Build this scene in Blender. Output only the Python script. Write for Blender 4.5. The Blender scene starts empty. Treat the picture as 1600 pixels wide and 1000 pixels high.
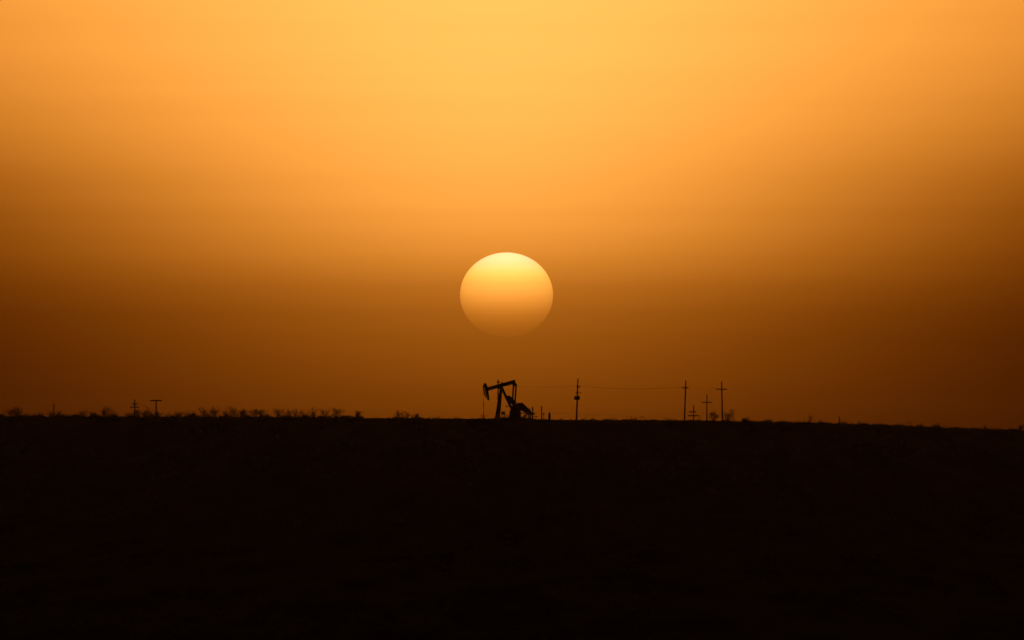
import bpy, math, random
from mathutils import Vector, Matrix

C = bpy.context.scene
COL = C.collection
R_ = math.radians

# ------------------------------------------------------------------ camera
LENS, SENSOR = 352.0, 36.0
PX = SENSOR / LENS / 1600.0            # radians per photograph pixel
HAZE = 4.6e-6                          # dust in the air, per metre
EYE = 18.0                             # eye height above the valley floor
RIDGE = 2200.0                         # distance of the ridge crest
S = PX * RIDGE                         # metres per photograph pixel on the crest
PITCH = 155 * PX                       # level line of sight meets the photo at y = 655
cam_d = bpy.data.cameras.new('camera')
cam_d.lens = LENS; cam_d.sensor_width = SENSOR
cam_d.clip_start = 1.0; cam_d.clip_end = 200000.0
cam = bpy.data.objects.new('camera', cam_d); COL.objects.link(cam)
cam.location = (0, 0, EYE)
cam.rotation_euler = (math.pi / 2 + PITCH, 0, 0)
C.camera = cam

# ------------------------------------------------------------------ light and sky
SUN_PX, SUN_PY = 791.5, 460.7
SUN_AZ = (SUN_PX - 800) * PX           # from +Y towards +X
SUN_EL = (655 - SUN_PY) * PX

C.view_settings.view_transform = 'Standard'
C.view_settings.look = 'None'
C.view_settings.exposure = 0.0
C.view_settings.gamma = 1.0
C.view_settings.use_curve_mapping = False
C.cycles.use_denoising = True

world = bpy.data.worlds.new("World"); C.world = world
world.use_nodes = True
NT = world.node_tree; NT.nodes.clear()


def wm(op, a, b=None, clamp=False):
    n = NT.nodes.new('ShaderNodeMath'); n.operation = op; n.use_clamp = clamp
    for i, v in enumerate((a, b)):
        if v is None: continue
        if isinstance(v, (int, float)): n.inputs[i].default_value = v
        else: NT.links.new(v, n.inputs[i])
    return n.outputs[0]


tc = NT.nodes.new('ShaderNodeTexCoord')
nrm = NT.nodes.new('ShaderNodeVectorMath'); nrm.operation = 'NORMALIZE'
NT.links.new(tc.outputs['Generated'], nrm.inputs[0])
sep = NT.nodes.new('ShaderNodeSeparateXYZ'); NT.links.new(nrm.outputs[0], sep.inputs[0])
elev = wm('ARCSINE', sep.outputs['Z'])
azim = wm('SUBTRACT', wm('ARCTAN2', sep.outputs['X'], sep.outputs['Y']), -0.0017)
e_px = wm('DIVIDE', elev, PX)
pos = wm('MAXIMUM', e_px, 0.0); neg = wm('MINIMUM', e_px, 0.0)
fac = wm('DIVIDE', pos, wm('ADD', pos, 800.0))
PROFILE = [(0, .158), (15, .176), (55, .226), (95, .276), (135, .332), (175, .412), (215, .550), (255, .750),
           (295, .920), (330, 1.030), (405, 1.195), (505, 1.340), (655, 1.470), (850, 1.52), (1400, 1.36),
           (2700, .90), (5500, .42), (12000, .13), (24600, .05)]
# how fast the glow dims to either side of the sun at each height
SIDE = [(0, .92), (105, 1.02), (205, 1.02), (255, 1.06), (300, 1.05), (335, .99), (395, .81), (455, .63), (555, .46), (655, .37), (900, .30),
        (1500, .22), (24600, .1)]


def by_height(stops, top):
    rn = NT.nodes.new('ShaderNodeValToRGB'); NT.links.new(fac, rn.inputs[0])
    rn.color_ramp.interpolation = 'CARDINAL'
    cr = rn.color_ramp
    while len(cr.elements) > 1: cr.elements.remove(cr.elements[-1])
    for i, (e, v) in enumerate(stops):
        el = cr.elements[0] if i == 0 else cr.elements.new(e / (e + 800.0))
        el.position = e / (e + 800.0)
        el.color = (v / top,) * 3 + (1,)
    return wm('MULTIPLY', rn.outputs[0], top)


side = wm('POWER', wm('DIVIDE', wm('ABSOLUTE', azim), 0.0476), 1.8)
side = wm('DIVIDE', wm('MULTIPLY', side, 1.125), wm('ADD', 1.0, wm('DIVIDE', side, 8.0)))      # levels off far from the sun
dim = wm('EXPONENT', wm('MULTIPLY', wm('MULTIPLY', by_height(SIDE, 1.6), side), -1.0))
rad = wm('MULTIPLY', by_height(PROFILE, 1.6), wm('EXPONENT', wm('DIVIDE', neg, 202.0)))
rad = wm('MULTIPLY', rad, dim)
# forward scattering: the dust is bright only round the sun and dims with the angle from it
sv = Vector((math.sin(SUN_AZ) * math.cos(SUN_EL), math.cos(SUN_AZ) * math.cos(SUN_EL), math.sin(SUN_EL)))
dt = NT.nodes.new('ShaderNodeVectorMath'); dt.operation = 'DOT_PRODUCT'
NT.links.new(nrm.outputs[0], dt.inputs[0]); dt.inputs[1].default_value = sv
ang = wm('ARCCOSINE', wm('MINIMUM', dt.outputs['Value'], 1.0))
lobe = wm('DIVIDE', 1.0, wm('ADD', 1.0, wm('POWER', wm('DIVIDE', ang, 0.25), 2.0)))
# long faint layers of dust
mp = NT.nodes.new('ShaderNodeMapping'); mp.inputs['Scale'].default_value = (14, 14, 420)
NT.links.new(nrm.outputs[0], mp.inputs['Vector'])
nz = NT.nodes.new('ShaderNodeTexNoise'); nz.inputs['Scale'].default_value = 1.0; nz.inputs['Detail'].default_value = 3
NT.links.new(mp.outputs[0], nz.inputs['Vector'])
layers = wm('ADD', 1.0, wm('MULTIPLY', wm('SUBTRACT', nz.outputs[0], 0.5), 0.08))
rad = wm('MULTIPLY', wm('MULTIPLY', rad, lobe), layers)
rgb = NT.nodes.new('ShaderNodeCombineXYZ')
NT.links.new(rad, rgb.inputs[0])
NT.links.new(wm('MULTIPLY', wm('POWER', rad, 1.27), 0.366), rgb.inputs[1])
NT.links.new(wm('MULTIPLY', wm('POWER', rad, 2.1), 0.053), rgb.inputs[2])
bg_dust = NT.nodes.new('ShaderNodeBackground'); NT.links.new(rgb.outputs[0], bg_dust.inputs[0])
bg_dust.inputs[1].default_value = 1.0
sky = NT.nodes.new('ShaderNodeTexSky'); sky.sky_type = 'NISHITA'; sky.sun_disc = False
sky.sun_elevation = SUN_EL; sky.sun_rotation = SUN_AZ
sky.dust_density = 10.0; sky.air_density = 2.0; sky.ozone_density = 1.0
tint = NT.nodes.new('ShaderNodeMix'); tint.data_type = 'RGBA'; tint.blend_type = 'MULTIPLY'
tint.inputs[0].default_value = 1.0
NT.links.new(sky.outputs[0], tint.inputs[6]); tint.inputs[7].default_value = (1.0, 0.8, 0.4, 1)   # daylight filtered by dust
bg_sky = NT.nodes.new('ShaderNodeBackground'); NT.links.new(tint.outputs[2], bg_sky.inputs[0])
bg_sky.inputs[1].default_value = 0.007
add = NT.nodes.new('ShaderNodeAddShader')
NT.links.new(bg_dust.outputs[0], add.inputs[0]); NT.links.new(bg_sky.outputs[0], add.inputs[1])
out = NT.nodes.new('ShaderNodeOutputWorld'); NT.links.new(add.outputs[0], out.inputs[0])

sl = bpy.data.lights.new('sun_light', 'SUN'); sl.energy = 0.6; sl.angle = R_(0.53); sl.color = (1.0, 0.5, 0.16)
slo = bpy.data.objects.new('sun_light', sl); COL.objects.link(slo)
slo.rotation_euler = (-sv).to_track_quat('-Z', 'Y').to_euler()

# ------------------------------------------------------------------ helpers
CP, SP = math.cos(PITCH), math.sin(PITCH)


def at(px, py, Y):
    """World point at distance Y that is seen at photograph pixel (px, py)."""
    a, b = (px - 800) * PX, (500 - py) * PX
    d = Vector((a, CP - b * SP, SP + b * CP))
    return Vector((d.x / d.y * Y, Y, EYE + d.z / d.y * Y))


CREST = [(-2500, 649), (-800, 651), (0, 652.6), (300, 653.2), (560, 654.2), (660, 654.4), (780, 655.2), (900, 656.7), (1000, 657.2),
         (1130, 658.4), (1200, 660.8), (1250, 662), (1380, 665.2), (1490, 670), (1545, 671.8), (1600, 673), (2000, 683), (4000, 690)]


def crest_z(x):
    px = 800 + x / S
    px = max(CREST[0][0], min(CREST[-1][0], px))
    for (a, u), (b, v) in zip(CREST, CREST[1:]):
        if px <= b:
            t = (px - a) / (b - a)
            return EYE + (655 - (u + (v - u) * t)) * S
    return EYE


def wob(x, y):
    return (math.sin(x * .071 + y * .013) + math.sin(x * .19 - y * .031 + 1.3) * .6 + math.sin(x * .47 + y * .09 + 4.1) * .3) * .12


def ground(x, y):
    h = crest_z(x)
    if y < 420:
        k = max(0, min(1, 1 - y / 420.0))
        return 16.2 * k ** 1.35 + wob(x, y) * (1 - k)
    if y <= RIDGE:
        t = max(0, (y - 1400) / (RIDGE - 1400))
        s = t * t * (3 - 2 * t)
        return h * s + wob(x, y) * (1 - s * .5) * .7
    d = y - RIDGE
    z = h - .0165 * min(d, 3600) * (d / (d + 40.0))
    if d > 3600: z = z * max(0, 1 - (d - 3600) / 4000) + -60 * min(1, (d - 3600) / 4000)
    return z + wob(x, y) * .35 - d * d / 2 / 6371000.0


def mat(name, base, vary=.35, scale=3.0, rough=.9, spec=.0, bump=0.0, metal=0.0):
    m = bpy.data.materials.new(name); m.use_nodes = True
    t = m.node_tree; b = t.nodes['Principled BSDF']
    b.inputs['Roughness'].default_value = rough
    b.inputs['Specular IOR Level'].default_value = spec
    b.inputs['Metallic'].default_value = metal
    c = t.nodes.new('ShaderNodeTexCoord')
    n = t.nodes.new('ShaderNodeTexNoise'); n.inputs['Scale'].default_value = scale; n.inputs['Detail'].default_value = 6
    t.links.new(c.outputs['Object'], n.inputs['Vector'])
    r = t.nodes.new('ShaderNodeValToRGB')
    r.color_ramp.elements[0].position = .3; r.color_ramp.elements[1].position = .7
    r.color_ramp.elements[0].color = tuple(v * (1 - vary) for v in base) + (1,)
    r.color_ramp.elements[1].color = tuple(v * (1 + vary) for v in base) + (1,)
    t.links.new(n.outputs[0], r.inputs[0]); t.links.new(r.outputs[0], b.inputs['Base Color'])
    if bump:
        bp = t.nodes.new('ShaderNodeBump'); bp.inputs['Strength'].default_value = bump
        t.links.new(n.outputs[0], bp.inputs['Height']); t.links.new(bp.outputs[0], b.inputs['Normal'])
    return m


M_SOIL = mat('dry_soil_and_grass', (.085, .064, .040), .7, .02, 1, 0)
mpn = M_SOIL.node_tree.nodes.new('ShaderNodeMapping'); mpn.inputs['Scale'].default_value = (5.0, .28, 1)   # fields run down the slope
_tc = [n for n in M_SOIL.node_tree.nodes if n.type == 'TEX_COORD'][0]; _nz = [n for n in M_SOIL.node_tree.nodes if n.type == 'TEX_NOISE'][0]
M_SOIL.node_tree.links.new(_tc.outputs['Object'], mpn.inputs['Vector']); M_SOIL.node_tree.links.new(mpn.outputs[0], _nz.inputs['Vector'])
M_TRACK = mat('caliche_track', (.105, .08, .052), .3, .4, 1, 0)
M_STEEL = mat('weathered_painted_steel', (.07, .045, .032), .4, 2.0, .75, .2, .1)
M_DARK = mat('dark_greasy_steel', (.04, .034, .03), .35, 4.0, .7, .2)
M_CABLE = mat('steel_cable', (.09, .085, .08), .2, 8, .6, .2)
M_WOOD = mat('creosoted_wood', (.075, .048, .03), .4, 1.5, .95, 0, .2)
M_CERAMIC = mat('brown_insulator', (.06, .03, .02), .2, 5, .4, .3)
M_CAN = mat('grey_transformer_paint', (.14, .14, .135), .15, 3, .6, .2)
M_BARK = mat('mesquite_bark', (.055, .04, .028), .4, 6, 1, 0)
M_LEAF = mat('dry_scrub_foliage', (.05, .045, .022), .4, 5, 1, 0)
M_BRUSH = mat('low_sagebrush', (.045, .04, .022), .5, .3, 1, 0)
M_TANK = mat('faded_tank_paint', (.12, .09, .06), .25, 1.5, .8, .1)


class MB:
    def __init__(s): s.v = []; s.f = []

    def add(s, vs, fs):
        o = len(s.v); s.v += [tuple(v) for v in vs]; s.f += [tuple(i + o for i in f) for f in fs]

    def box(s, c, d):
        c = Vector(c); x, y, z = d[0] / 2, d[1] / 2, d[2] / 2
        s.add([c + Vector((i * x, j * y, k * z)) for i in (-1, 1) for j in (-1, 1) for k in (-1, 1)],
              [(0, 1, 3, 2), (4, 6, 7, 5), (0, 4, 5, 1), (2, 3, 7, 6), (0, 2, 6, 4), (1, 5, 7, 3)])

    def bar(s, a, b, w, h, w2=None, h2=None, side=(0, 1, 0)):
        a, b = Vector(a), Vector(b); d = (b - a).normalized()
        sd = Vector(side); sd = (sd - d * sd.dot(d)).normalized(); u = d.cross(sd)
        w2 = w if w2 is None else w2; h2 = h if h2 is None else h2
        vs = []
        for p, ww, hh in ((a, w, h), (b, w2, h2)):
            for i, j in ((-1, -1), (1, -1), (1, 1), (-1, 1)): vs.append(p + sd * i * ww / 2 + u * j * hh / 2)
        s.add(vs, [(3, 2, 1, 0), (4, 5, 6, 7)] + [(i, (i + 1) % 4, 4 + (i + 1) % 4, 4 + i) for i in range(4)])

    def tube(s, pts, rs, n=8, cap=True):
        if not isinstance(rs, (list, tuple)): rs = [rs] * len(pts)
        pts = [Vector(p) for p in pts]; vs = []
        d = (pts[1] - pts[0]).normalized()
        ref = Vector((0, 1, 0)) if abs(d.y) < .9 else Vector((1, 0, 0))
        for i, p in enumerate(pts):
            q = (pts[min(i + 1, len(pts) - 1)] - pts[max(i - 1, 0)]).normalized()
            a = (ref - q * ref.dot(q)).normalized(); b = q.cross(a)
            for k in range(n):
                t = 2 * math.pi * k / n
                vs.append(p + (a * math.cos(t) + b * math.sin(t)) * rs[i])
        fs = [(i * n + k, i * n + (k + 1) % n, (i + 1) * n + (k + 1) % n, (i + 1) * n + k) for i in range(len(pts) - 1) for k in range(n)]
        if cap: fs += [tuple(reversed(range(n))), tuple(range((len(pts) - 1) * n, len(pts) * n))]
        s.add(vs, fs)

    def prism(s, poly, w0, w1):
        """poly of (u, z) extruded along local y from w0 to w1."""
        n = len(poly)
        s.add([(u, w0, z) for u, z in poly] + [(u, w1, z) for u, z in poly],
              [tuple(range(n)), tuple(reversed(range(n, 2 * n)))] + [(i, n + i, n + (i + 1) % n, (i + 1) % n) for i in range(n)])

    def build(s, name, m, parent=None, smooth=False, loc=None):
        me = bpy.data.meshes.new(name); me.from_pydata(s.v, [], s.f); me.update()
        me.materials.append(m)
        if smooth:
            for p in me.polygons: p.use_smooth = True
        o = bpy.data.objects.new(name, me); COL.objects.link(o)
        if parent: o.parent = parent
        if loc is not None: o.location = loc
        return o


def thing(name, label, cat, loc, rz=0.0, group=None):
    o = bpy.data.objects.new(name, None); COL.objects.link(o)
    o.location = loc; o.rotation_euler = (0, 0, rz); o.empty_display_size = .2
    o['label'] = label; o['category'] = cat
    if group: o['group'] = group
    return o


def tag(o, label, cat, group=None):
    o['label'] = label; o['category'] = cat
    if group: o['group'] = group
    return o


# ------------------------------------------------------------------ ground
def axis(segs):
    r = []
    for a, b, st in segs:
        x = a
        while x < b - 1e-6: r.append(x); x += st
    r.append(segs[-1][1]); return r


xs = axis([(-4000, -400, 300), (-400, -130, 15), (-130, 130, 1.6), (130, 400, 15), (400, 4000, 300)])
ys = axis([(-300, 0, 60), (0, 600, 20), (600, 1300, 20), (1300, 2140, 10), (2140, 2260, 3), (2260, 2700, 20), (2700, 5800, 200), (5800, 6200, 200)])
g = MB()
nx = len(xs)
g.v = [(x, y, ground(x, y)) for y in ys for x in xs]
g.f = [(j * nx + i, j * nx + i + 1, (j + 1) * nx + i + 1, (j + 1) * nx + i) for j in range(len(ys) - 1) for i in range(nx - 1)]
go = g.build('ground', M_SOIL, smooth=True); go['kind'] = 'structure'

# pale track crossing the slope below the ridge
tr = MB()
NT_ = 90
for i in range(NT_ + 1):
    x = -4 + i * 76 / NT_
    yc = 1592 + 7 * math.sin(x * .05 + .6) - x * .1
    wd = .2 + 14.0 * max(0, math.sin(math.pi * i / NT_)) * (.75 + .25 * math.sin(x * .33) + .2 * math.sin(x * .9 + 2))
    for k in (-1, -.33, .33, 1):
        y = yc + wd * k
        tr.v.append((x, y, ground(x, y) + .06))
tr.f = [(i * 4 + k, (i + 1) * 4 + k, (i + 1) * 4 + k + 1, i * 4 + k + 1) for i in range(NT_) for k in range(3)]
to = tr.build('dirt_track', M_TRACK, smooth=True); to['kind'] = 'structure'

# thin dust in the air
hm = bpy.data.materials.new('thin_dusty_air'); hm.use_nodes = True
t = hm.node_tree; t.nodes.clear()
pv = t.nodes.new('ShaderNodeVolumePrincipled'); pv.inputs['Color'].default_value = (.9, .58, .24, 1)
pv.inputs['Density'].default_value = HAZE; pv.inputs['Anisotropy'].default_value = .6
mo = t.nodes.new('ShaderNodeOutputMaterial'); t.links.new(pv.outputs[0], mo.inputs['Volume'])
zmin = min(v[2] for v in g.v) - 1.0
hb = MB(); hb.box((0, 2950, (zmin + 28.6) / 2), (8100, 6600, 28.6 - zmin))
ho = hb.build('haze', hm); ho['kind'] = 'stuff'; ho['label'] = 'thin dusty air over the ridge'

# ------------------------------------------------------------------ the setting sun
SD = 60000.0
sm = bpy.data.materials.new('sun_painted_dust_fade'); sm.use_nodes = True
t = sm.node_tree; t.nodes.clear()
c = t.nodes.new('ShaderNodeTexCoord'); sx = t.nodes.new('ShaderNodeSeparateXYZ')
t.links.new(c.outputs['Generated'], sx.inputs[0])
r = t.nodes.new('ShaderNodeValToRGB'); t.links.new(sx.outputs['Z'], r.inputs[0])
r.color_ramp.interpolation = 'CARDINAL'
# dust dimming painted into the sun's emission by height (photograph row, R, G, B)
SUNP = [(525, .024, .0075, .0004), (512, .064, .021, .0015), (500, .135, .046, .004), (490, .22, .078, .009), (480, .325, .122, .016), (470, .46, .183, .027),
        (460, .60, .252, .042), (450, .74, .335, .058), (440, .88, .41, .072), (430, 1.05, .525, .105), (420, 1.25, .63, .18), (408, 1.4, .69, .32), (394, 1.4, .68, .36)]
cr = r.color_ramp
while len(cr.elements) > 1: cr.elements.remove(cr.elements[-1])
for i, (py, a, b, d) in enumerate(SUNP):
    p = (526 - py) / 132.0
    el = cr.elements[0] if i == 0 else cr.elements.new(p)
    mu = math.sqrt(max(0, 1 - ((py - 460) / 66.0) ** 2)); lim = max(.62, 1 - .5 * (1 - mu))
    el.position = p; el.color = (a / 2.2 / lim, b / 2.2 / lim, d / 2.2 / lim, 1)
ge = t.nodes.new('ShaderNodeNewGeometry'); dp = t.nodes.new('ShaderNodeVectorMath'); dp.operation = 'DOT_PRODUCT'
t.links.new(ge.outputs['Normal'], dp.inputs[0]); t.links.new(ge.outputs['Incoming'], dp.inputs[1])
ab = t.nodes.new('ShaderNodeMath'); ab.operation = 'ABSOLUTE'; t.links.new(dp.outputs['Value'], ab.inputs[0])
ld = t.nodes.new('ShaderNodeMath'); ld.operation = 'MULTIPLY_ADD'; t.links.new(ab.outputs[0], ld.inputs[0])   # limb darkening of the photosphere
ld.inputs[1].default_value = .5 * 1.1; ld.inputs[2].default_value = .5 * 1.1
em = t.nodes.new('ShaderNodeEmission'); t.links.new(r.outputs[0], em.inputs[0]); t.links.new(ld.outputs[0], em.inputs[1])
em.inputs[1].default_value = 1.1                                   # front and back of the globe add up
tp = t.nodes.new('ShaderNodeBsdfTransparent')                     # the sky behind adds to the painted fade
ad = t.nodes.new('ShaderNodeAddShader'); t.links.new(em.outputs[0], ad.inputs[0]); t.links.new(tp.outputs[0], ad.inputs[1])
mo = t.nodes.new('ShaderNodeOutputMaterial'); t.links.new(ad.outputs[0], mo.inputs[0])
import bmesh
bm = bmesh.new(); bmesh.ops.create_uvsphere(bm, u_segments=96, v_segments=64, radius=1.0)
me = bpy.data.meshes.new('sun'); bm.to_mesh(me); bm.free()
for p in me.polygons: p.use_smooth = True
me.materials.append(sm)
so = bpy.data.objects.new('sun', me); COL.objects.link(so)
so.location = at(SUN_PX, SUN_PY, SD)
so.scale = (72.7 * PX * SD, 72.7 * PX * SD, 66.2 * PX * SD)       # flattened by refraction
tag(so, 'pale yellow setting sun disc with a painted fade to dusty orange above the pumpjack', 'sun')

# ------------------------------------------------------------------ pumpjack
TH = R_(20)
CT, ST = math.cos(TH), math.sin(TH)
BX = 800
base_z = ground((BX - 800) * S, RIDGE)
pj = thing('pumpjack', 'dark oil pumpjack with raised beam and downturned horse head on the ridge', 'pumpjack',
           ((BX - 800) * S, RIDGE, base_z), TH)


def U(px, w=0.0): return ((px - BX) * S + w * ST) / CT


def Zp(py): return EYE + (655 - py) * S - base_z


def P(px, py, w=0.0): return (U(px, w), w, Zp(py))


def Q(px, py, w=0.0): return (U(px), w, Zp(py))       # pairs: the yaw itself sets them apart


def poly(pts, w=0.0): return [(U(x, w), Zp(y)) for x, y in pts]


# walking beam: I section
a, b = Vector(P(761.6, 607.9)), Vector(P(805.0, 596.2))
d = (b - a).normalized(); n = Vector((-d.z, 0, d.x))
m = MB()
m.bar(a, b, .12, .62, .12, .70)
m.bar(a + n * .33, b + n * .37, .42, .09); m.bar(a - n * .33, b - n * .37, .42, .09)
for k in range(1, 8):
    q = a + (b - a) * k / 8.0
    m.bar(q - n * .28, q + n * .28, .34, .04)
m.build('walking_beam', M_STEEL, pj)
m = MB(); m.box(P(782.8, 605.2), (.62, .72, .42)); m.tube([P(782.6, 605.6, -.55), P(782.6, 605.6, .55)], .2, 12)
m.build('saddle_bearing', M_DARK, pj)
m = MB(); m.bar(P(783.8, 597.0), P(784.4, 599.6), .3, .22); m.build('beam_bolt_plate', M_DARK, pj)

# horse head: back plates, track along the front arc, ribs with daylight between
hh = MB()
back = [(758.6, 598.4), (759.6, 599.8), (761.4, 603.6), (763.0, 609.5), (763.4, 615), (764.4, 620.5), (764.7, 624.6), (763.6, 625.2), (762.7, 622.8),
        (760.4, 618.0), (759.0, 613), (757.9, 608.4), (757.0, 604.4), (756.0, 602.2), (757.0, 599.4)]
hh.prism(poly(back), -.10, .10)
head = hh.build('horse_head', M_STEEL, pj)
arc = [(757.0, 598.8), (755.7, 602.0), (755.4, 605.4), (755.7, 609.0), (756.4, 612.6), (757.6, 616.2), (759.2, 619.6), (761.2, 622.8), (763.2, 625.5)]
m = MB()
th = [.08, .14, .18, .18, .18, .18, .15, .12, .06]
for i, (p, q) in enumerate(zip(arc, arc[1:])): m.bar(P(*p), P(*q), .34, th[i], .34, th[i + 1])
m.build('cable_track', M_STEEL, head)
for (p, q) in (((755.9, 604.6), (758.9, 604.2)), ((755.9, 607.9), (759.4, 607.2)), ((756.4, 611.2), (760, 610.4)), ((757.3, 614.4), (760.6, 613.4)),
               ((758.7, 617.6), (761.6, 616.6)), ((760.4, 620.6), (762, 619.6))):
    m = MB(); m.bar(P(*p), P(*q), .18, .21); m.build('rib', M_STEEL, head)
# bridle, polished rod
for w in (-.13, .13):
    m = MB(); m.tube([P(756.0, 611.0, w), P(755.7, 615, w), P(755.75, 630.2, w)], .032, 6); m.build('bridle_cable', M_CABLE, pj)
m = MB(); m.bar(P(755.75, 630.7, -.24), P(755.75, 630.7, .24), .22, .34, side=(1, 0, 0)); m.build('carrier_bar', M_DARK, pj)
m = MB(); m.tube([P(755.8, 629), P(755.8, 646.5)], .06, 8); m.tube([P(755.8, 631.4), P(755.8, 633.4)], .10, 8); m.build('polished_rod', M_CABLE, pj)
m = MB(); m.bar(P(752.9, 615.1), P(756.6, 614.6), .08, .07); m.build('rod_guide_arm', M_CABLE, pj)

# samson post
for w in (-1.0, 1.0):
    m = MB()
    m.bar(Q(783.2, 606.3, w * .26), Q(777.1, 654.6, w), .26, .30, .36, .40, side=(0, 1, 0)); m.build('front_leg', M_STEEL, pj)
for z in (618, 634):
    t_ = (z - 606.3) / 48.3; w = .26 + .74 * t_; x = 783.2 - 6.1 * t_
    m = MB(); m.bar(Q(x, z, -w), Q(x, z, w), .12, .12, side=(1, 0, 0)); m.build('cross_brace', M_STEEL, pj)
m = MB(); m.bar(P(784.2, 606.4), P(806.0, 652.6), .6, .40); m.build('rear_leg', M_STEEL, pj)
m = MB(); m.box(P(783.1, 606.9), (.8, .9, .3)); m.build('post_cap', M_STEEL, pj)
# equalizer and pitman arms
m = MB(); m.tube([P(804.0, 598.6, -.3), P(804.0, 598.6, .3)], .3, 12); m.bar(P(804.0, 598.6), P(804.2, 601.8), .4, .5); m.build('tail_bearing', M_DARK, pj)
m = MB(); m.bar(Q(804.4, 601.6, -.9), Q(804.4, 601.6, .9), .42, .44, side=(1, 0, 0)); m.build('equalizer_beam', M_STEEL, pj)
for w in (-.84, .84):
    m = MB(); m.bar(Q(804.4, 602.4, w * .95), Q(802.6, 628.6, w), .24, .30); m.build('pitman_arm', M_STEEL, pj)
    m = MB(); m.tube([Q(802.6, 628.8, w - .2), Q(802.6, 628.8, w + .2)], .27, 12); m.build('wrist_pin_bearing', M_DARK, pj)
# cranks and counterweights
for w in (-.56, .56):
    k = MB(); k.bar(Q(807.0, 636.4, w), Q(794.4, 621.4, w), .2, .52, .2, .42); ck = k.build('crank_arm', M_DARK, pj)
    wt = [(789.9, 621.4), (791.2, 618.8), (793.0, 618.1), (795.6, 618.3), (798.4, 620.8), (802.4, 625.0), (803.6, 628.2), (802.4, 628.6), (800.6, 627.6), (797.4, 625.2), (794.0, 624.0), (791.4, 623.4)]
    k = MB(); k.prism(poly(wt), w * .55, w * .80); k.build('counterweight', M_DARK, ck)
# gearbox, pedestal, guard, motor
m = MB(); m.prism(poly([(800.6, 641.2), (801.6, 634.6), (804.4, 631.9), (810.2, 631.7), (813.2, 634.4), (814, 641.2)]), -.5, .5)
gb = m.build('gearbox', M_DARK, pj)
m = MB(); m.tube([Q(807.0, 636.4, -.75), Q(807.0, 636.4, .75)], .24, 12); m.build('crank_shaft', M_DARK, gb)
m = MB(); m.prism(poly([(798.0, 641.0), (812.3, 641.0), (812.5, 648.4), (813.0, 654.8), (796.3, 654.8), (797.4, 648)]), -.62, .62); m.build('gearbox_pedestal', M_STEEL, pj)
m = MB(); m.prism(poly([(805.6, 637.4), (806.2, 631.6), (808.2, 629.6), (815.4, 629.2), (816.4, 629.7), (828.6, 641.4), (829.4, 643.4), (828.4, 645.2), (824.2, 645.6), (819.0, 643.9), (813.2, 640.6)], -.85), -1.05, -.66)
m.build('belt_guard', M_STEEL, pj)
m = MB(); m.tube([P(828.8, 646.1, -.5), P(828.8, 646.1, .55)], .36, 14); m.box(P(828.8, 644.6, .1), (.35, .4, .3)); m.tube([P(828.8, 646.1, -.95), P(828.8, 646.1, -.5)], .08, 8)
m.build('motor', M_CAN, pj)
for w in (-.6, .6):
    m = MB(); m.bar(Q(812, 645.5, w), Q(833.6, 645.9, w), .18, .20); m.build('motor_rail', M_STEEL, pj)
    m = MB(); m.bar(Q(827.6, 646.2, w), Q(827.6, 654.6, w), .20, .22); m.build('motor_leg', M_STEEL, pj)
    m = MB(); m.bar(Q(814.2, 654.2, w), Q(824.4, 646.6, w), .16, .19); m.build('motor_brace', M_STEEL, pj)
    m = MB(); m.bar(Q(816.0, 654.4, w), Q(824.6, 650.8, w), .1, .12); m.build('motor_brace', M_STEEL, pj)
m = MB(); m.box(P(832.4, 647.1), (.42, .3, .3)); m.box(P(835.2, 647.0), (.5, .12, .12)); m.build('motor_switch_box', M_CAN, pj)
m = MB(); m.bar(P(790.2, 634.9, -.7), P(803, 634.4, -.7), .1, .16); m.bar(P(790.4, 634.9, -.7), P(792.4, 634.2, -.7), .09, .14); m.build('brake_lever', M_STEEL, pj)
for w in (-.85, .85):
    m = MB()
    m.bar(Q(773.6, 654.4, w), Q(831.0, 654.7, w), .24, .34); m.build('skid_rail', M_STEEL, pj)
m = MB(); m.box(P(790.5, 653.6), (3.4, 1.3, .34)); m.build('skid_deck', M_STEEL, pj)
m = MB(); m.box(P(800, 656.0), (9.2, 2.4, .5)); m.build('concrete_pad', M_TRACK, pj)

# wellhead under the horse head
wb = at(755.6, 655, RIDGE); gz = ground(wb.x, RIDGE)
wh = thing('wellhead', 'small wellhead with side valves under the pumpjack cable', 'wellhead', (wb.x, RIDGE, gz))
m = MB(); m.tube([(0, 0, -.1), (0, 0, .25)], .22, 12); m.tube([(0, 0, .2), (0, 0, .95)], .10, 10); m.tube([(0, 0, .34), (0, 0, .42)], .2, 12); m.build('casing_head', M_DARK, wh)
m = MB(); m.tube([(0, 0, .92), (0, 0, 1.2)], .07, 10); m.tube([(0, 0, 1.0), (0, 0, 1.08)], .13, 10); m.build('stuffing_box', M_DARK, wh)
m = MB(); m.tube([(.02, 0, .66), (-.3, 0, .66), (-.38, 0, .58), (-.38, 0, .1), (-.38, 0, -.1)], .05, 8); m.build('flow_line', M_DARK, wh)
v = MB(); v.tube([(-.38, 0, .56), (-.52, 0, .80)], .04, 8); vv = v.build('valve', M_DARK, wh)
m = MB(); m.tube([(-.52, -.05, .80), (-.52, .05, .80)], .12, 12); m.build('handwheel', M_DARK, vv)

# ------------------------------------------------------------------ equipment beside the pumpjack
def gpt(px, Y, sink=0.0):
    x = (px - 800) * PX * Y
    return Vector((x, Y, ground(x, Y) - sink))


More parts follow.
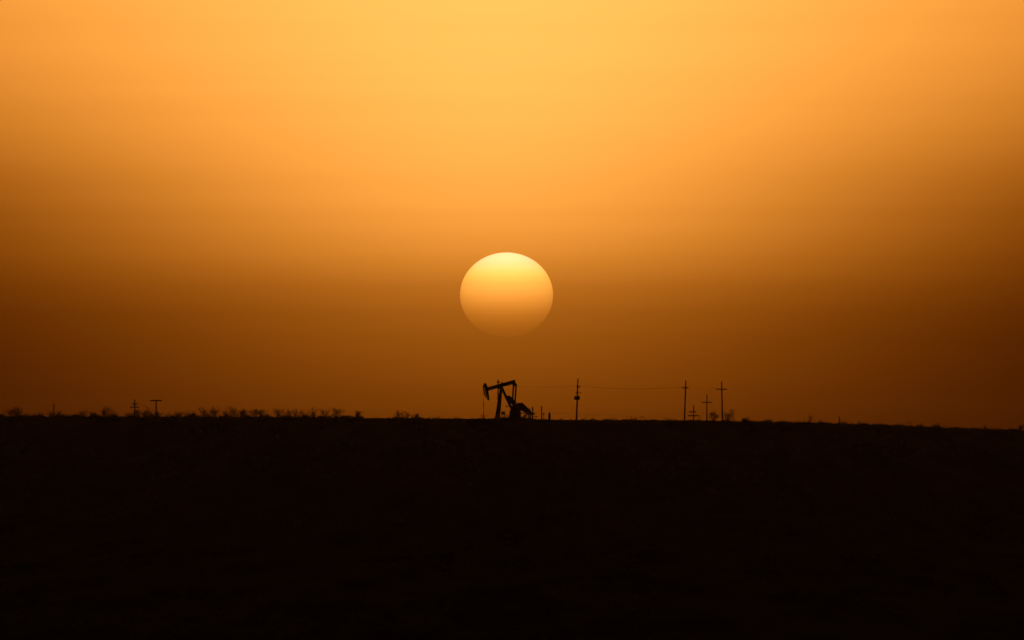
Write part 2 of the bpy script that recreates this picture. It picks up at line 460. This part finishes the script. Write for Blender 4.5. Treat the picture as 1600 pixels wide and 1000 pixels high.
Y2 = 2226.0
b0 = gpt(786.3, Y2); zt = at(786, 643.4, Y2).z - b0.z; zb = at(786, 647.4, Y2).z - b0.z
cb = thing('control_cabinet', 'boxy steel control cabinet on legs seen between the pumpjack legs', 'cabinet', b0)
m = MB(); m.box((0, 0, (zt + zb) / 2), (.84, .6, zt - zb)); m.build('cabinet_box', M_TANK, cb)
m = MB(); m.box((0, 0, zt + .03), (.95, .72, .06)); m.build('cabinet_roof', M_TANK, cb)
m = MB(); m.box((-.02, -.32, (zt + zb) / 2), (.7, .04, (zt - zb) * .8)); m.build('cabinet_door', M_TANK, cb)
for i in (-1, 1):
    for j in (-1, 1):
        m = MB(); m.box((i * .36, j * .24, zb / 2 - .1), (.08, .08, zb + .2)); m.build('leg', M_TANK, cb)
b0 = gpt(789.2, Y2 + 4); zt = at(789, 647.9, Y2 + 4).z - b0.z
fn = thing('pipe_railing', 'low pipe railing behind the pumpjack skid and rear leg', 'railing', b0)
for i in range(6):
    m = MB(); m.tube([(-.8 + i * .33, 0, -.2), (-.8 + i * .33, 0, zt)], .05, 6); m.build('post', M_TANK, fn)
for k in (1.0, .62):
    m = MB(); m.tube([(-.82, 0, zt * k - .02), (.88, 0, zt * k - .02)], .055, 6); m.build('rail', M_TANK, fn)


def post(name, label, px, top, Y, r, cat='post', group=None, mt=None, lean=0.0, cap=False):
    b = gpt(px, Y); h = at(px, top, Y).z - b.z
    o = thing(name, label, cat, b, 0, group)
    m = MB(); m.tube([(0, 0, -.3), (lean * .5, 0, h * .5), (lean, 0, h)], [r * 1.1, r, r * .92], 8); m.build('shaft', mt or M_WOOD, o)
    if cap:
        m = MB(); m.tube([(lean, 0, h - .02), (lean, 0, h + .06)], [r * 1.25, r * 1.1], 8); m.build('cap', M_DARK, o)
    return o


post('wooden_post', 'stout bare post just right of the pumpjack motor', 832.0, 635.9, 2204, .15, lean=.04)
post('wooden_post', 'short thin post standing against the tip of the belt guard', 828.2, 637.6, 2207, .09)
post('wooden_post', 'lone bare post between the pumpjack and the upright tank', 846.5, 635.3, 2206, .125, lean=-.03, cap=True)
b0 = gpt(836.6, 2205); zt = at(836, 651, 2205).z - b0.z
o = thing('pipe_riser', 'low pipe riser with a horizontal arm right of the stout post', 'pipe', b0)
m = MB(); m.tube([(-.45, 0, zt), (.36, 0, zt)], .05, 8); m.tube([(0, 0, -.2), (0, 0, zt)], .05, 8); m.build('pipe', M_DARK, o)
m = MB(); m.tube([(.3, -.03, zt), (.3, .03, zt)], .13, 12); m.build('handwheel', M_DARK, o)
b0 = gpt(849.4, 2204); zt = at(849, 647.3, 2204).z - b0.z
o = thing('valve_stand', 'small round valve wheel on a thin stem beside the lone post', 'valve', b0)
m = MB(); m.tube([(0, 0, -.2), (0, 0, zt)], .028, 8); m.build('stem', M_DARK, o)
m = MB(); m.tube([(0, -.1, zt), (0, .1, zt)], .18, 14); m.box((0, 0, zt + .02), (.26, .2, .38)); m.build('valve_body', M_DARK, o)
b0 = gpt(858.5, 2204); zt = at(858, 645.6, 2204).z - b0.z
o = thing('upright_tank', 'small upright tank with a narrow neck right of the lone post', 'tank', b0)
m = MB(); m.tube([(0, 0, -.1), (0, 0, .08), (0, 0, zt - .22), (0, 0, zt - .05), (0, 0, zt)], [.30, .27, .26, .2, .08], 16); m.build('vessel', M_TANK, o, True)
m = MB(); m.tube([(.02, 0, zt - .03), (.02, 0, zt + .26)], .06, 8); m.tube([(.02, 0, zt + .16), (.02, 0, zt + .22)], .1, 8); m.build('neck', M_DARK, o)
m = MB(); m.tube([(.24, 0, .3), (.42, 0, .3), (.42, 0, -.1)], .03, 6); m.build('drain_pipe', M_DARK, o)

# ------------------------------------------------------------------ utility poles
POLES = {}


def insulator(m, p):
    p = Vector(p)
    m.tube([p, p + Vector((0, 0, .10)), p + Vector((0, 0, .13)), p + Vector((0, 0, .22))], [.03, .03, .075, .05], 8)


def upole(key, label, Y, top, base_px, arms, r=(.17, .11), down=False, arm_h=.2, brace=True):
    """top = (px, py); arms = list of (left px, right px, py, true width in metres)."""
    tp = at(top[0], top[1], Y); b = gpt(base_px, Y)
    o = thing('utility_pole', label, 'utility pole', b, 0, 'utility poles along the ridge')
    L = tp - b
    m = MB(); m.tube([Vector((0, 0, -.5)), L * .33, L * .66, L], [r[0], r[0] * .9, (r[0] + r[1]) / 2, r[1]], 10); m.build('shaft', M_WOOD, o, True)
    pins = []
    for l, rr, py, wid in arms:
        z = at(l, py, Y).z - b.z
        cx = L.x * z / L.z
        x0, x1 = (l - 800) * PX * Y - b.x, (rr - 800) * PX * Y - b.x
        half = (x1 - x0) / 2; dep = math.sqrt(max(0, (wid / 2) ** 2 - half ** 2)); mx = (x0 + x1) / 2
        p0, p1 = Vector((x0, -dep - .16, z)), Vector((x1, dep - .16, z))
        a = MB(); a.bar(p0, p1, arm_h, .16, side=(0, 0, 1)); arm = a.build('crossarm', M_WOOD, o)
        dv = (p1 - p0)
        for k in (.04, .33, .70, .96):
            i_ = MB(); q = p0 + dv * k
            if down: i_.tube([q - Vector((0, 0, .06)), q - Vector((0, 0, .38))], [.06, .07], 8)
            else: insulator(i_, q + Vector((0, 0, .07)))
            i_.build('insulator', M_CERAMIC, arm); pins.append(b + q + Vector((0, 0, -.38 if down else .24)))
        for k in (.28, .72) if brace else ():
            s_ = MB(); q = p0 + dv * k; s_.bar(q + Vector((0, .07, 0)), Vector((cx, -.1, z - .55)), .04, .025); s_.build('arm_brace', M_DARK, o)
    POLES[key] = (o, b, L, pins)
    return o


upole('behind', 'pole rising behind the pumpjack front legs and beam', 2240, (778.2, 593.2), 778.6, [(776.9, 780.8, 598.0, 2.0)], r=(.17, .14), arm_h=.12, brace=False)
o, b, L, pins = POLES['behind']
for py in (614.8, 622.3, 631.2):
    z = at(778, py, 2240).z - b.z
    m = MB(); m.tube([(-.05, -.1, z), (-.36, -.16, z + .02)], .04, 6); m.box((-.36, -.16, z + .02), (.14, .12, .2)); m.build('step_bracket', M_DARK, o)

upole('trans', 'leaning pole carrying two transformer cans right of the pumpjack', RIDGE + 2, (903.1, 591.8), 900.7,
      [(900.8, 906.2, 604.6, 2.2)], r=(.2, .12))
o, b, L, pins = POLES['trans']


def tz(py): return at(900, py, RIDGE + 2).z - b.z


def tx(px): return (px - 800) * PX * (RIDGE + 2) - b.x


m = MB(); m.bar((tx(899.6), -.15, tz(612.7)), (tx(908.2), -.15, tz(613.4)), .09, .11, side=(0, 1, 0)); ca = m.build('cutout_arm', M_WOOD, o)
for px in (900.2, 907.9):
    m = MB(); m.tube([(tx(px), -.2, tz(613)), (tx(px) + .02, -.24, tz(615.6))], .065, 8); m.build('fuse_cutout', M_CERAMIC, ca)
for px in (899.1, 904.0):
    x = tx(px)
    m = MB(); m.tube([(x, -.22, tz(624.8)), (x, -.22, tz(624.4)), (x, -.22, tz(619.6)), (x, -.22, tz(619.0))], [.24, .29, .29, .2], 14); cn = m.build('transformer_can', M_CAN, o, True)
    m = MB(); m.tube([(x, -.3, tz(619.1)), (x + .02, -.3, tz(616.9))], [.06, .035], 8); m.build('bushing', M_CERAMIC, cn)
m = MB(); m.bar((tx(899.4), -.08, tz(621.4)), (tx(904), -.08, tz(621.4)), .08, .14, side=(0, 0, 1)); m.build('transformer_bracket', M_DARK, o)
m = MB(); m.tube([(0, 0, -.3), (0, 0, .4)], [.27, .2], 10); m.build('pole_base', M_WOOD, o)

upole('t1071', 'tall pole with a short crossarm, leaning right on the ridge', RIDGE + 4, (1071.6, 594.4), 1069.4, [(1065.9, 1075.6, 606.1, 2.4)], r=(.18, .12))
upole('t1084', 'low double crossarm pole between the tall leaning pole and single crossarm pole', 2640, (1084.1, 633.8), 1083.4,
      [(1077.0, 1087.2, 643.3, 3.0), (1074.9, 1092.4, 649.2, 3.0)], r=(.2, .13), down=True, arm_h=.24)
upole('t1104', 'medium height pole with one wide crossarm among the right hand poles', 2420, (1104.6, 616.2), 1104.3, [(1096.1, 1112.7, 628.6, 2.56)])
upole('t1128', 'tall pole with a wide crossarm standing over a bare bush', RIDGE + 3, (1127.6, 595.8), 1128.8, [(1119.3, 1136.0, 608.2, 2.4)], r=(.18, .12))
upole('l210', 'distant pole with two crossarms above the scrub', 2520, (210.4, 624.0), 211.2, [(207.0, 213.8, 631.5, 2.2), (203.4, 217.4, 636.4, 2.25)], r=(.2, .15), arm_h=.24, brace=False)
upole('l244', 'distant T shaped pole with its crossarm at the very top', 2520, (243.9, 624.8), 244.0, [(234.9, 252.9, 625.9, 2.9)], r=(.2, .16), arm_h=.3)
post('bare_pole', 'plain thin pole without crossarm above the scrub', 84.2, 630.2, 2330, .13, cat='pole')
post('wooden_post', 'short lone post on the sloping part of the ridge', 1311.8, 650.4, 2206, .1)

# poles in the dark valley
for px, top, bot, lb in ((844.2, 770, 842, 'unlit pole in the dark valley below the upright tank'), (734.5, 780, 824, 'unlit pole in the dark valley below the pumpjack')):
    lo, hi = 700.0, 2150.0
    for _ in range(50):
        mid = (lo + hi) / 2; x = (px - 800) * PX * mid
        if (ground(x, mid) - EYE) / mid < -(bot - 655) * PX: lo = mid
        else: hi = mid
    Yb = lo; b = gpt(px, Yb); h = at(px, top, Yb).z - b.z
    o = thing('valley_pole', lb, 'pole', b, 0, 'poles in the valley')
    m = MB(); m.tube([(0, 0, -.3), (.02, 0, h)], [.2, .15], 10); m.build('shaft', M_DARK, o)
    m = MB(); m.bar((-.6, -.14, h - .5), (.6, -.1, h - .5), .1, .12); m.build('crossarm', M_DARK, o)
    m = MB(); m.tube([(.02, 0, h - .02), (.02, 0, h + .12)], [.06, .03], 8); m.build('pole_cap', M_DARK, o)


def wire(label, a, b_, sag, r=.015):
    a, b_ = Vector(a), Vector(b_)
    N = 28; m = MB(); pts = []
    for i in range(N + 1):
        t_ = i / N; p = a.lerp(b_, t_); p.z -= sag * 4 * t_ * (1 - t_); pts.append(p - a)
    m.tube(pts, r, 5)
    o = m.build('power_line', M_CABLE, loc=a)
    tag(o, label, 'power line', 'overhead power lines'); return o


pb, pt, p1, p4, p8 = (POLES[k] for k in ('behind', 'trans', 't1071', 't1084', 't1128'))
pl, pL = POLES['l210'], POLES['l244']
cz = at(778, 602.5, 2240)
wire('thin overhead wire from behind the pumpjack to the transformer pole', pb[3][3] - Vector((0, 0, .6)), pt[3][1], .5)
wire('thin overhead wire between the transformer pole and the tall leaning pole', pt[3][2], p1[3][1], .55)
wire('second overhead wire between the transformer pole and the tall leaning pole', pt[3][3], p1[3][0], .6, .013)
wire('faint wire between the tall leaning pole and the tall wide crossarm pole', p1[3][3], p8[3][0], .3, .012)
wire('faint wire dropping from the tall leaning pole to the double crossarm pole', p1[3][2], p4[3][3], .6, .012)
wire('faint low wire running along the skyline to the double crossarm pole', gpt(846.5, 2206) + Vector((0, 0, 1.75)), p4[3][4], .25, .016)
wire('faint wire sloping from the two crossarm pole to the scrub', pl[3][3], gpt(470, 3300) + Vector((0, 0, 6)), .8, .026)

# ------------------------------------------------------------------ trees and shrubs on the skyline
def grow(m, rng, p, d, ln, r, depth, out_):
    """One limb and, from it, its twigs; the limbs of the first two levels go to m, finer ones to out_."""
    n = 3; pts = [p]; rs = [r]
    for i in range(n):
        d = (d + Vector((rng.uniform(-.28, .28), rng.uniform(-.28, .28), rng.uniform(-.06, .26)))).normalized()
        pts.append(pts[-1] + d * ln / n); rs.append(r * (1 - .45 * (i + 1) / n))
    (m if depth >= 3 else out_).tube(pts, rs, 4 if depth >= 3 else 3, cap=False)
    if depth == 0: return
    for i in range(rng.choice((3, 3, 4)) if depth > 1 else 3):
        k = rng.choice((1, 2, 3, 3))
        q = pts[k]; ax = Vector((rng.uniform(-1, 1), rng.uniform(-1, 1), rng.uniform(-.25, .75))).normalized()
        nd = (d * .8 + ax * .8).normalized()
        grow(m, rng, q, nd, ln * rng.uniform(.55, .8), max(.0055, rs[k] * .6), depth - 1, out_)


def bare_tree(label, px, top, Y, wid, seed, stems=4, depth=4, name='bare_tree', cat='tree', group=None, density=1.0):
    rng = random.Random(seed)
    b = gpt(px, Y); h = at(px, top, Y).z - b.z
    h = max(h, .5); w = wid * PX * Y / 2
    tr_, tw = MB(), MB()
    tr_.tube([(0, 0, -.25), (0, 0, -.02), (0, 0, .12)], [.16 * w, .15 * w, .05 * w], 7)      # root crown all stems rise from
    for i in range(stems):
        a = 2 * math.pi * (i + rng.random() * .6) / stems
        lean = rng.uniform(.1, 1.25) * (w / h + .3)
        d = Vector((math.cos(a) * lean, math.sin(a) * lean, 1)).normalized()
        grow(tr_, rng, Vector((rng.uniform(-.1, .1) * w, rng.uniform(-.1, .1) * w, -.05)), d, h * rng.uniform(.28, .5), .02 + .010 * h, depth, tw)
    allv = tr_.v + tw.v
    zz = sorted(v[2] for v in allv); xx = sorted(abs(v[0]) for v in allv)
    mz = zz[int(len(zz) * .97)]; mx = xx[int(len(xx) * .95)]
    kz, kx = h / mz, min(1.8, max(.5, w / mx))
    for q in (tr_, tw): q.v = [(v[0] * kx, v[1] * kx, v[2] * kz) for v in q.v]
    o = thing(name, label, cat, b, 0, group)
    tr_.build('trunk', M_BARK, o); tw.build('crown', M_BARK, o)
    return o


def shrub(label, px, top, Y, wid, seed, name='scrub_bush', group=None):
    rng = random.Random(seed)
    b = gpt(px, Y); h = max(.25, at(px, top, Y).z - b.z); w = wid * PX * Y / 2
    st, lf = MB(), MB()
    for i in range(9):
        a = rng.uniform(0, 6.28); k = rng.uniform(.2, .8)
        st.tube([(0, 0, -.05), (math.cos(a) * w * k * .5, math.sin(a) * w * k * .5, h * .5), (math.cos(a) * w * k, math.sin(a) * w * k, h * rng.uniform(.7, 1.0))], [.03, .02, .006], 3, False)
    N = int(160 + 260 * w * h)
    for i in range(N):
        a = rng.uniform(0, 6.28); k = math.sqrt(rng.random())
        z = rng.random() ** .8 * (1 - .75 * k * k) * rng.uniform(.75, 1.04)
        c_ = Vector((math.cos(a) * w * k, math.sin(a) * w * k, z * h))
        s_ = rng.uniform(.035, .085)
        e1 = Vector((rng.gauss(0, 1), rng.gauss(0, 1), rng.gauss(0, 1))).normalized() * s_
        e2 = Vector((rng.gauss(0, 1), rng.gauss(0, 1), rng.gauss(0, 1))).normalized() * s_ * .8
        lf.add([c_ - e1, c_ + e2, c_ + e1, c_ - e2], [(0, 1, 2, 3)])
    o = thing(name, label, 'shrub', b, 0, group)
    st.build('stem', M_BARK, o); lf.build('foliage', M_LEAF, o)
    return o


TREES = [  # px, top row, width px, stems, distance, label
    (17.5, 639.5, 13, 4, 2216, 'spindly bare bush first from the photo left edge'),
    (27.5, 636.5, 15, 5, 2214, 'spindly bare bush second from the photo left edge'),
    (43, 645, 9, 3, 2212, 'small bare bush third from the photo left edge'),
    (79, 642.5, 12, 4, 2212, 'bare bush at the left foot of the plain thin pole'),
    (92.5, 642.5, 12, 4, 2212, 'bare bush at the right foot of the plain thin pole'),
    (131, 641.5, 13, 4, 2214, 'thin bare bush midway between the plain pole and the two crossarm pole'),
    (146, 644, 12, 4, 2212, 'low bare bush beside the taller wide bush left of the two crossarm pole'),
    (163, 636.5, 22, 6, 2216, 'tall wide bare bush left of the two crossarm pole'),
    (177, 644.5, 9, 3, 2212, 'small bare bush on the right flank of the tall wide bush'),
    (198.7, 645, 10, 3, 2212, 'low bare bush left of the foot of the two crossarm pole'),
    (214, 640.5, 14, 5, 2214, 'bare bush growing round the foot of the two crossarm pole'),
    (228, 639.5, 14, 4, 2214, 'bare bush midway between the two crossarm pole and the T shaped pole'),
    (248, 644, 12, 4, 2212, 'bare bush at the foot of the T shaped pole'),
    (261, 645, 10, 3, 2212, 'low bare bush just right of the T shaped pole'),
    (280, 643, 14, 4, 2214, 'first bare tree right of the T shaped pole after the low bush'),
    (290, 640.5, 11, 3, 2216, 'second bare tree right of the T shaped pole after the low bush'),
    (301, 644, 14, 4, 2213, 'third bare tree right of the T shaped pole after the low bush'),
    (320, 637, 17, 5, 2218, 'fourth bare tree right of the T shaped pole, taller than its left neighbours'),
    (336, 636, 16, 5, 2218, 'fifth bare tree right of the T shaped pole, with upright limbs'),
    (354, 641, 12, 4, 2215, 'sixth bare tree right of the T shaped pole, lower than both neighbours'),
    (364, 634.8, 15, 5, 2220, 'tallest bare tree of the left half, seventh right of the T shaped pole'),
    (380, 640, 15, 5, 2216, 'eighth bare tree right of the T shaped pole'),
    (398, 639.5, 15, 5, 2217, 'ninth bare tree right of the T shaped pole, left half of a broad clump'),
    (409, 640, 16, 5, 2216, 'tenth bare tree right of the T shaped pole, right half of a broad clump'),
    (433.5, 638.8, 14, 5, 2217, 'rounded bare tree standing alone with clear sky on both sides'),
    (450.5, 639.5, 16, 5, 2217, 'bare tree above a dark low mound right of the rounded tree'),
    (464.5, 640, 16, 5, 2218, 'bare tree leaning out to the right beyond the dark low mound'),
    (489.5, 638.3, 16, 4, 2218, 'open V shaped bare tree in the right part of the tree line'),
    (507, 638.8, 15, 4, 2218, 'sparse bare tree right of the open V shaped tree'),
    (525, 638.2, 19, 5, 2218, 'broad bare tree near the right end of the long tree line'),
    (558.5, 642.5, 12, 4, 2214, 'last bare tree at the right end of the long tree line'),
    (623, 642, 13, 3, 2214, 'left one of two sparse bare trees standing apart left of the pumpjack'),
    (634, 643.5, 12, 3, 2213, 'right one of two sparse bare trees standing apart left of the pumpjack'),
    (649, 646, 13, 4, 2211, 'low bare bush right of the two sparse trees left of the pumpjack'),
    (1115, 643.5, 15, 4, 2214, 'pale bare bush left of the tall pole with wide crossarm'),
    (1138.5, 640.8, 20, 5, 2216, 'bare bush at the right foot of the tall pole with wide crossarm'),
    (1161.5, 651.5, 18, 1, 2208, 'low dense bare bush right of the bush at the tall pole'),
    (1265, 647, 11, 2, 2210, 'single sparse bare tree left of the short post on the slope'),
    (1347, 658, 11, 3, 2206, 'faint low bare bush right of the short post on the slope'),
    (1421.5, 658, 11, 3, 2208, 'first of two sparse bare bushes far down the right slope'),
    (1465.5, 660.5, 11, 3, 2208, 'second of two sparse bare bushes far down the right slope'),
    (1594, 664, 13, 3, 2208, 'bare bush at the right edge of the photo'),
]
for i, (px, top, wd, st, Y, lb) in enumerate(TREES):
    bare_tree(lb, px, top, Y, wd, 100 + i * 7, st + (3 if wd > 11 else 1), 4 if wd > 11 else 3, group='bare trees and bushes along the skyline')

SHRUBS = [
    (65, 646.8, 12, 2211, 'dark leafy scrub between the third bush and the plain pole'),
    (104.5, 646.4, 12, 2211, 'dark leafy scrub right of the plain thin pole'),
    (115.5, 645.8, 9, 2211, 'rounded leafy scrub second right of the plain thin pole'),
    (236, 643.5, 15, 2211, 'dark leafy scrub left of the T shaped pole foot'),
    (270, 647.6, 12, 2210, 'low leafy scrub right of the T shaped pole'),
    (309, 646.5, 13, 2210, 'leafy scrub under the bare trees right of the T shaped pole'),
    (371, 643.8, 13, 2210, 'leafy scrub at the foot of the tallest bare tree'),
    (387, 647, 12, 2210, 'leafy scrub left of the broad clump of bare trees'),
    (456, 648.2, 19, 2209, 'wide dark mound of scrub under the tree line'),
    (440, 650.3, 13, 2208, 'flat low scrub below the lone rounded bare tree'),
    (480, 648.4, 9, 2209, 'small dark scrub left of the open V shaped tree'),
    (514.5, 648.8, 12, 2209, 'low scrub under the sparse tree near the line end'),
    (536.5, 647.8, 10, 2209, 'dark scrub right of the broad bare tree'),
    (543.8, 648, 7, 2209, 'narrow dark scrub beside the last bare tree group'),
    (552.5, 650, 11, 2208, 'low scrub at the left foot of the last bare tree'),
    (650.5, 650, 13, 2207, 'dense low scrub under the bush left of the pumpjack'),
    (748.5, 653, 12, 2204, 'flat scrub mound left of the wellhead'),
    (765.5, 653.8, 8, 2204, 'tiny scrub between the wellhead and the pumpjack legs'),
    (911, 654, 8, 2203, 'tiny round scrub right of the transformer pole foot'),
    (925.5, 652.6, 11, 2203, 'rounded scrub second right of the transformer pole'),
    (946.5, 653.4, 12, 2203, 'rounded scrub third right of the transformer pole'),
    (978, 653.8, 15, 2203, 'wide low scrub midway between transformer pole and tall leaning pole'),
    (1023, 654.6, 14, 2203, 'low scrub left of the tall leaning pole'),
    (1090, 655.2, 9, 2203, 'tiny scrub in front of the double crossarm pole'),
    (1133, 654.4, 15, 2204, 'dense dark scrub at the foot of the tall wide crossarm pole'),
    (1165, 652.6, 14, 2204, 'dense scrub inside the low bush right of the tall poles'),
    (1201, 655.8, 16, 2204, 'low scrub right of the last pole on the slope'),
    (1226, 657.4, 14, 2203, 'second low scrub right of the last pole on the slope'),
    (1289, 660.2, 12, 2203, 'flat scrub just left of the short post'),
    (1349, 660.8, 16, 2203, 'flat scrub right of the short post on the slope'),
    (1539.5, 664.4, 9, 2203, 'dark pointed clump of scrub near the right end of the ridge'),
]
for i, (px, top, wd, Y, lb) in enumerate(SHRUBS):
    shrub(lb, px, top, Y, wd, 900 + i * 5, group='leafy scrub along the skyline')

# ------------------------------------------------------------------ ground cover
def tuft(m, rng, x, y, h, w, n):
    z = ground(x, y) - .03
    for _ in range(n):
        a = rng.uniform(0, 6.28); k = math.sqrt(rng.random())
        c_ = Vector((x + math.cos(a) * w * k, y + math.sin(a) * w * k, z + h * rng.random() * (1 - .6 * k * k)))
        s_ = rng.uniform(.05, .13) * (1 + h * .4)
        e1 = Vector((rng.gauss(0, 1), rng.gauss(0, 1), rng.gauss(0, .8))).normalized() * s_
        e2 = Vector((rng.gauss(0, .6), rng.gauss(0, .6), 1)).normalized() * s_
        m.add([c_ - e1, c_ + e1, c_ + e2 * 1.3], [(0, 1, 2)])


rng = random.Random(5)
m = MB()


def cover(px):                       # tallness of the low brush along the crest
    if px < 565: return .8
    if px < 612: return .12
    if px < 660: return .5
    if px < 740: return .16
    if px < 905: return .24
    if px < 1165: return .34
    return .6


for i in range(3000):
    px = rng.uniform(-60, 1660); Y = 2200 + rng.uniform(-6, 8)
    k = cover(px)
    if rng.random() > .35 + .65 * k: continue
    cl = .5 + .28 * math.sin(px * .21 + 1.7) + .22 * math.sin(px * .53 + .4) + .2 * math.sin(px * 1.31)      # clumps and bare gaps
    h = rng.uniform(.15, .75) * k * max(.1, cl) * 1.5 + .04
    x = (px - 800) * PX * Y
    tuft(m, rng, x, Y, h, rng.uniform(.3, .8), int(8 + 22 * k))
    for _ in range(int(22 * k * k)):                 # upright bare stalks
        bx = x + rng.uniform(-.7, .7); z = ground(bx, Y) - .03; hh_ = h * rng.uniform(.8, 2.6); lx = rng.uniform(-.3, .3) * hh_; w_ = rng.uniform(.012, .028)
        m.add([(bx - w_, Y, z), (bx + w_, Y + .03, z), (bx + lx, Y + rng.uniform(-.2, .2), z + hh_)], [(0, 1, 2)])
o = m.build('low_brush', M_BRUSH); o['kind'] = 'stuff'; o['label'] = 'low uneven brush growing along the crest of the ridge'
m = MB()
for i in range(5200):
    Y = 560 + 1640 * rng.random() ** .8
    x = rng.uniform(-1, 1) * .056 * Y
    if -4 < x < 72 and abs(Y - (1592 + 7 * math.sin(x * .05 + .6) - x * .1)) < 12: continue
    if math.sin(x * .05 + Y * .011) + math.sin(Y * .021 - x * .02) < rng.uniform(-1.6, .8): continue
    tuft(m, rng, x, Y, rng.uniform(.3, 1.3), rng.uniform(.4, 1.3), 16)
o = m.build('sagebrush', M_BRUSH); o['kind'] = 'stuff'; o['label'] = 'dark sagebrush scattered over the valley and slope'
